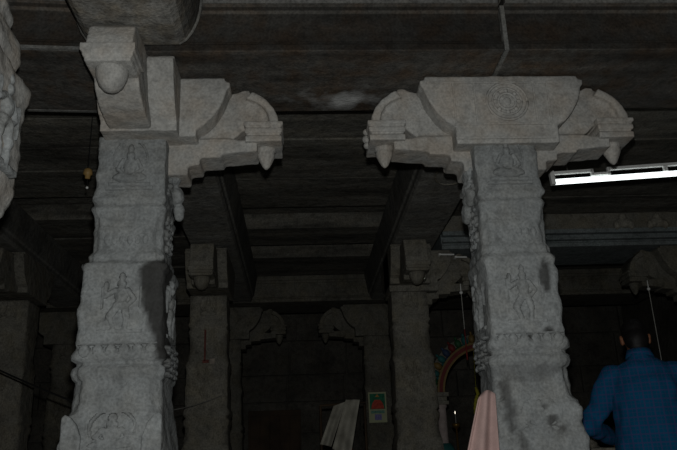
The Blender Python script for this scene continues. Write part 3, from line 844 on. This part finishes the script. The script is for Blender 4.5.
# ------------------------------------------------------------------ poster on the last-row pillar
t = thing('poster', 'small calendar poster with red figure on green, hung on a last-row pillar', 'poster', (0.978, 9.27, 1.565))
g = G(); g.box(-0.112, 0.112, 0, 0.012, -0.185, 0.185); g.build('sheet', plain('poster_cream', (0.40, 0.42, 0.26), var=0.1), t)
g = G(); g.box(-0.095, 0.095, -0.004, 0.001, -0.025, 0.165); g.build('picture', plain('poster_green', (0.02, 0.17, 0.09), var=0.5, scale=25), t)
g = G()
g.prism([(-0.082, -0.02), (0.082, -0.02), (0.07, 0.04), (0.035, 0.09), (-0.035, 0.09), (-0.07, 0.04)], -0.008, -0.003, lambda a_, b_, q: Vector((a_, q, b_)))
g.build('robe', plain('poster_red', (0.50, 0.07, 0.04), var=0.4, scale=40), t)
g = G(); g.lathe([(0.026, -0.009), (0.026, -0.003)], (0, 0, 0.11), 16, Matrix.Rotation(PI / 2, 4, 'X')); 
g.prism([(-0.026, 0.125), (0.026, 0.125), (0.0, 0.162)], -0.0095, -0.003, lambda a_, b_, q: Vector((a_, q, b_)))
g.build('head', plain('poster_orange', (0.55, 0.25, 0.06), var=0.3, scale=60), t)
g = G(); g.box(-0.085, 0.085, -0.004, 0.001, -0.075, -0.04); g.build('caption', plain('poster_bluegreen', (0.15, 0.32, 0.25), var=0.5, scale=90), t)
g = G(); g.box(-0.04, 0.045, -0.004, 0.001, -0.155, -0.085); g.build('date_block', plain('poster_violet', (0.22, 0.2, 0.42), var=0.4, scale=80), t)

# ------------------------------------------------------------------ cloths
def drape(name, outline_top, outline_bot, y, folds, depth, mat, label, nx=40, nz=36, thick=0.006, pinch=0.0):
    vs = []
    for j in range(nz + 1):
        w = j / nz
        for i in range(nx + 1):
            u = i / nx
            tl, tr = Vector(outline_top[0]), Vector(outline_top[1]); bl, br = Vector(outline_bot[0]), Vector(outline_bot[1])
            p = tl.lerp(tr, u).lerp(bl.lerp(br, u), w)
            amp = depth * (0.35 + 0.65 * w)
            yy = y + amp * math.sin(u * folds * 2 * PI + 0.6 * math.sin(w * 3)) + 0.4 * amp * math.sin(u * folds * 4.7 + 2 * w)
            arch = -pinch * (2 * u - 1) ** 2 * (1 - w) ** 2
            vs.append((p[0], yy, p[1] + arch))
    fs = [(j * (nx + 1) + i, j * (nx + 1) + i + 1, (j + 1) * (nx + 1) + i + 1, (j + 1) * (nx + 1) + i) for j in range(nz) for i in range(nx)]
    o = mesh(name, vs, fs, mat, None, True)
    s = o.modifiers.new('thickness', 'SOLIDIFY'); s.thickness = thick; s.offset = 0
    return o
o = drape('hanging_cloth', ((0.86, 1.14), (0.945, 1.165)), ((0.68, 0.5), (0.92, 0.5)), 3.53, 1.6, 0.026, M['pink'], '', pinch=0.03)
tag(o, 'pale pink cloth hanging in soft folds at the left edge of the right front pillar', 'cloth')
o = drape('hanging_cloth', ((0.37, 1.49), (0.50, 1.53)), ((0.215, 1.10), (0.33, 1.07)), 8.0, 1.2, 0.02, M['white_cloth'], '')
tag(o, 'left one of two off-white cloths hanging aslant in the dark centre', 'cloth', 'off-white hanging cloths')
o = drape('hanging_cloth', ((0.50, 1.545), (0.65, 1.54)), ((0.34, 1.05), (0.52, 0.92)), 7.93, 1.3, 0.025, M['white_cloth'], '')
tag(o, 'right one of two off-white cloths hanging aslant, nearer the poster', 'cloth', 'off-white hanging cloths')
o = drape('hanging_cloth', ((0.44, 1.16), (0.56, 1.22)), ((0.36, 0.6), (0.56, 0.6)), 8.13, 2, 0.02, M['orange_cloth'], '')
tag(o, 'orange cloth showing below the two off-white cloths', 'cloth')
t = thing('clothes_rack', 'dark wooden rack the off-white cloths hang from', 'rack', (0.47, 8.07, 0))
g = G(); g.tube([(-0.25, -0.025, 1.50), (0.25, -0.025, 1.52)], 0.012, 8); g.build('rail', M['wood'], t)
for sx in (-0.24, 0.24):
    g = G(); g.tube([(sx, 0, 0), (sx, 0.0, 1.5)], 0.014, 8); g.build('leg', M['wood'], t)
    g = G(); g.box(sx - 0.02, sx + 0.02, -0.2, 0.2, 0, 0.03); g.build('foot', M['wood'], t)
# stone pedestal the man works at
t = thing('stone_pedestal', 'rough grey stone pedestal in front of the man, beside the right pillar', 'pedestal', (1.99, 5.28, 0))
g = G(); g.box(-0.24, 0.24, -0.2, 0.2, 0, 0.12); g.box(-0.19, 0.19, -0.16, 0.16, 0.1, 0.82); weathered(g.build('block', M['mid'], t), 0.02, 0.02, 1)
g = G(); g.box(-0.22, 0.22, -0.19, 0.19, 0.8, 0.9); g.ball((-0.02, 0, 0.93), (0.14, 0.12, 0.09)); weathered(g.build('top_slab', M['mid'], t), 0.015, 0.02, 1)

# ------------------------------------------------------------------ the man
MX, MY = 2.16, 4.50
man = thing('person', 'man in a blue checked shirt seen from behind, head bent, at far right', 'person', (MX, MY, 0), rz=math.radians(-17))
def ell(c, rx, ry, n=20, tilt=0.0):
    c = Vector(c)
    return [c + Vector((rx * math.cos(2 * PI * k / n), ry * math.sin(2 * PI * k / n), tilt * ry * math.sin(2 * PI * k / n))) for k in range(n)]
def limb(g, pts, rs):
    pts = [Vector(p) for p in pts]
    g.tube(pts, rs, 14)
    for p, r in zip(pts, rs): g.ball(p, r * 0.99, nu=14, nv=10)
# joints (man faces +y, away from the viewer)
shL, shR = (-0.175, 0.03, 1.315), (0.18, 0.03, 1.315)
elL, elR = (-0.37, 0.05, 1.03), (0.335, 0.10, 1.10)
wrL, wrR = (-0.20, 0.34, 0.93), (0.27, 0.34, 1.0)
g = G()
g.loft([ell((0, 0, 0.80), 0.15, 0.105), ell((0, 0.0, 0.92), 0.155, 0.11), ell((0, 0.0, 1.05), 0.145, 0.10), ell((0, 0.0, 1.22), 0.165, 0.105), ell((0, 0.02, 1.32), 0.13, 0.075), ell((0, 0.03, 1.39), 0.06, 0.055)])
limb(g, [(0, 0.03, 1.36), (0, 0.065, 1.45), (0, 0.09, 1.50)], [0.066, 0.058, 0.058])
hm = Matrix.Rotation(math.radians(-22), 4, 'X')      # head bowed forward
hc = Vector((0.0, 0.115, 1.555))
def H(x, y, z): return hc + (hm @ Vector((x, y, z)))
g.ball(H(0, 0, 0.02), (0.076, 0.094, 0.1), hm, 20, 16); g.ball(H(0, 0.03, -0.05), (0.058, 0.07, 0.075), hm, 16, 12)
g.ball(H(0, 0.055, -0.095), (0.034, 0.034, 0.03), hm)                       # chin
g.ball(H(0, 0.105, -0.015), (0.014, 0.022, 0.026), hm); g.ball(H(0, 0.11, -0.03), (0.018, 0.014, 0.012), hm)    # nose
for sx in (-1, 1):
    g.ball(H(sx * 0.03, 0.083, 0.012), (0.017, 0.012, 0.01), hm); g.ball(H(sx * 0.03, 0.085, 0.03), (0.022, 0.012, 0.007), hm)
    g.ball(H(sx * 0.083, -0.004, -0.008), (0.013, 0.022, 0.034), hm); g.ball(H(sx * 0.088, -0.014, 0.006), (0.009, 0.017, 0.02), hm)
g.ball(H(0, 0.092, -0.058), (0.026, 0.01, 0.006), hm); g.ball(H(0, 0.092, -0.069), (0.022, 0.01, 0.007), hm)   # lips
for sh, el, wr in ((shL, elL, wrL), (shR, elR, wrR)):
    limb(g, [sh, Vector(sh).lerp(Vector(el), 0.5), el], [0.045, 0.036, 0.03])
    limb(g, [el, Vector(el).lerp(Vector(wr), 0.4), wr], [0.03, 0.034, 0.028])
    w = Vector(wr); dr_ = (w - Vector(el)).normalized(); sd = 1 if wr[0] < 0 else -1
    lat = Vector((sd, 0, 0)) - dr_ * dr_.x * sd; lat.normalize(); dn = Vector((0, 0, -1))
    pc = w + dr_ * 0.05
    rotm = Matrix((lat, dr_, lat.cross(dr_))).transposed().to_4x4()
    g.ball(pc, (0.038, 0.052, 0.017), rotm, 14, 10)
    for i, ln in enumerate((0.070, 0.080, 0.075, 0.058)):
        off = lat * (0.028 - i * 0.0187)
        b0 = pc + dr_ * 0.038 + off
        p1 = b0 + dr_ * ln * 0.45 + dn * 0.008; p2 = p1 + dr_ * ln * 0.33 + dn * 0.02; p3_ = p2 + dr_ * ln * 0.15 + dn * 0.025
        limb(g, [b0, p1, p2, p3_], [0.0092, 0.0088, 0.008, 0.0068])
    t0 = pc - dr_ * 0.02 + lat * 0.03
    limb(g, [t0, t0 + lat * 0.03 + dr_ * 0.025 + dn * 0.008, t0 + lat * 0.038 + dr_ * 0.055 + dn * 0.02], [0.012, 0.0105, 0.008])
for sx in (-1, 1):
    limb(g, [(sx * 0.085, 0, 0.84), (sx * 0.10, 0.01, 0.64), (sx * 0.105, 0.02, 0.46)], [0.085, 0.07, 0.052])
    limb(g, [(sx * 0.105, 0.02, 0.46), (sx * 0.11, 0.0, 0.30), (sx * 0.115, -0.015, 0.085)], [0.052, 0.05, 0.034])
    ft = sx * 0.12
    g.ball((ft, 0.055, 0.034), (0.042, 0.115, 0.034)); g.ball((ft, -0.03, 0.036), (0.034, 0.045, 0.036))
    for i, (dx, r) in enumerate(((-0.026, 0.014), (-0.008, 0.011), (0.007, 0.0105), (0.02, 0.01), (0.032, 0.009))):
        g.ball((ft - sx * -dx, 0.165 - 0.012 * i, r + 0.001), (r, r * 1.7, r))
bd = g.build('body', M['skin'], man, True)
weathered(bd, 0.0055, 0, 3)
# shirt
g = G()
g.loft([ell((0, 0.005, 0.70), 0.255, 0.17), ell((0, 0.0, 0.85), 0.245, 0.165), ell((0, 0.0, 1.0), 0.228, 0.155), ell((0, 0.0, 1.15), 0.212, 0.147), ell((0, 0.005, 1.26), 0.208, 0.138),
        ell((0, 0.02, 1.335), 0.205, 0.115), ell((0, 0.03, 1.385), 0.15, 0.095), ell((0, 0.04, 1.415), 0.09, 0.08), ell((0, 0.055, 1.455), 0.07, 0.07)])
limb(g, [(-0.175, 0.03, 1.315), (-0.225, 0.045, 1.25), (-0.275, 0.07, 1.16), elL, (-0.262, 0.21, 0.985), (-0.215, 0.31, 0.945)], [0.082, 0.085, 0.080, 0.072, 0.058, 0.046])
limb(g, [(0.175, 0.03, 1.315), (0.23, 0.045, 1.26), (0.285, 0.07, 1.18), elR, (0.305, 0.21, 1.05), (0.28, 0.31, 1.01)], [0.082, 0.085, 0.080, 0.072, 0.058, 0.046])
sh = g.build('shirt', M['blue_shirt'], man, True)
weathered(sh, 0.009, 0.045, 4, CLOTHT)
g = G()
g.loft([ell((0, 0.05, 1.425), 0.088, 0.082, 24, -0.15), ell((0, 0.062, 1.452), 0.080, 0.076, 24, -0.15), ell((0, 0.068, 1.475), 0.074, 0.07, 24, -0.15)])
g.build('collar', M['blue_shirt'], sh, True)
# hair
g = G()
g.ball(H(0, -0.012, 0.04), (0.083, 0.096, 0.092), hm, 24, 18); g.ball(H(0, -0.042, -0.02), (0.078, 0.07, 0.085), hm, 20, 14); g.ball(H(0, -0.05, -0.065), (0.06, 0.045, 0.055), hm, 16, 12); g.ball(H(0, 0.06, 0.085), (0.055, 0.045, 0.035), hm)
hr = g.build('hair', M['hair'], man, True)
weathered(hr, 0.007, 0.012, 1)
# trousers
g = G()
g.loft([ell((0, 0, 0.94), 0.172, 0.128), ell((0, 0, 0.80), 0.185, 0.135), ell((0, 0, 0.72), 0.185, 0.13)])
for sx in (-1, 1):
    g.loft([ell((sx * 0.09, 0, 0.82), 0.098, 0.12), ell((sx * 0.10, 0.01, 0.6), 0.092, 0.1), ell((sx * 0.107, 0.015, 0.4), 0.08, 0.085), ell((sx * 0.115, -0.01, 0.1), 0.072, 0.075), ell((sx * 0.115, -0.01, 0.075), 0.072, 0.075)])
weathered(g.build('trousers', M['trousers'], man, True), 0.012, 0.02, 2, CLOTHT)

# ------------------------------------------------------------------ light
fl = bpy.data.lights.new('flash', 'POINT'); fl.energy = 205; fl.color = (0.98, 1.0, 0.985); fl.shadow_soft_size = 0.025
lo = bpy.data.objects.new('flash', fl); lo.location = (0.01, 0.02, 0.97); COL.objects.link(lo)
w = bpy.data.worlds.new('dim'); SC.world = w; w.use_nodes = True
w.node_tree.nodes['Background'].inputs[0].default_value = (0.7, 0.85, 1.0, 1)
w.node_tree.nodes['Background'].inputs[1].default_value = 0.002

# ------------------------------------------------------------------ camera
cam = bpy.data.cameras.new('camera'); co = bpy.data.objects.new('camera', cam); COL.objects.link(co)
cam.sensor_width = 36.0; cam.lens = 725.0 / 677.0 * 36.0; cam.clip_start = 0.05
R = Matrix(((0.99808546, 0.01899106, -0.05886208), (-0.04948924, -0.32560718, -0.94420908), (-0.03709744, 0.94531439, -0.32404394)))
co.matrix_world = Matrix.Translation((0, 0, 0.8)) @ R.to_4x4()
# turn: the optical axis points along +y
SC.camera = co
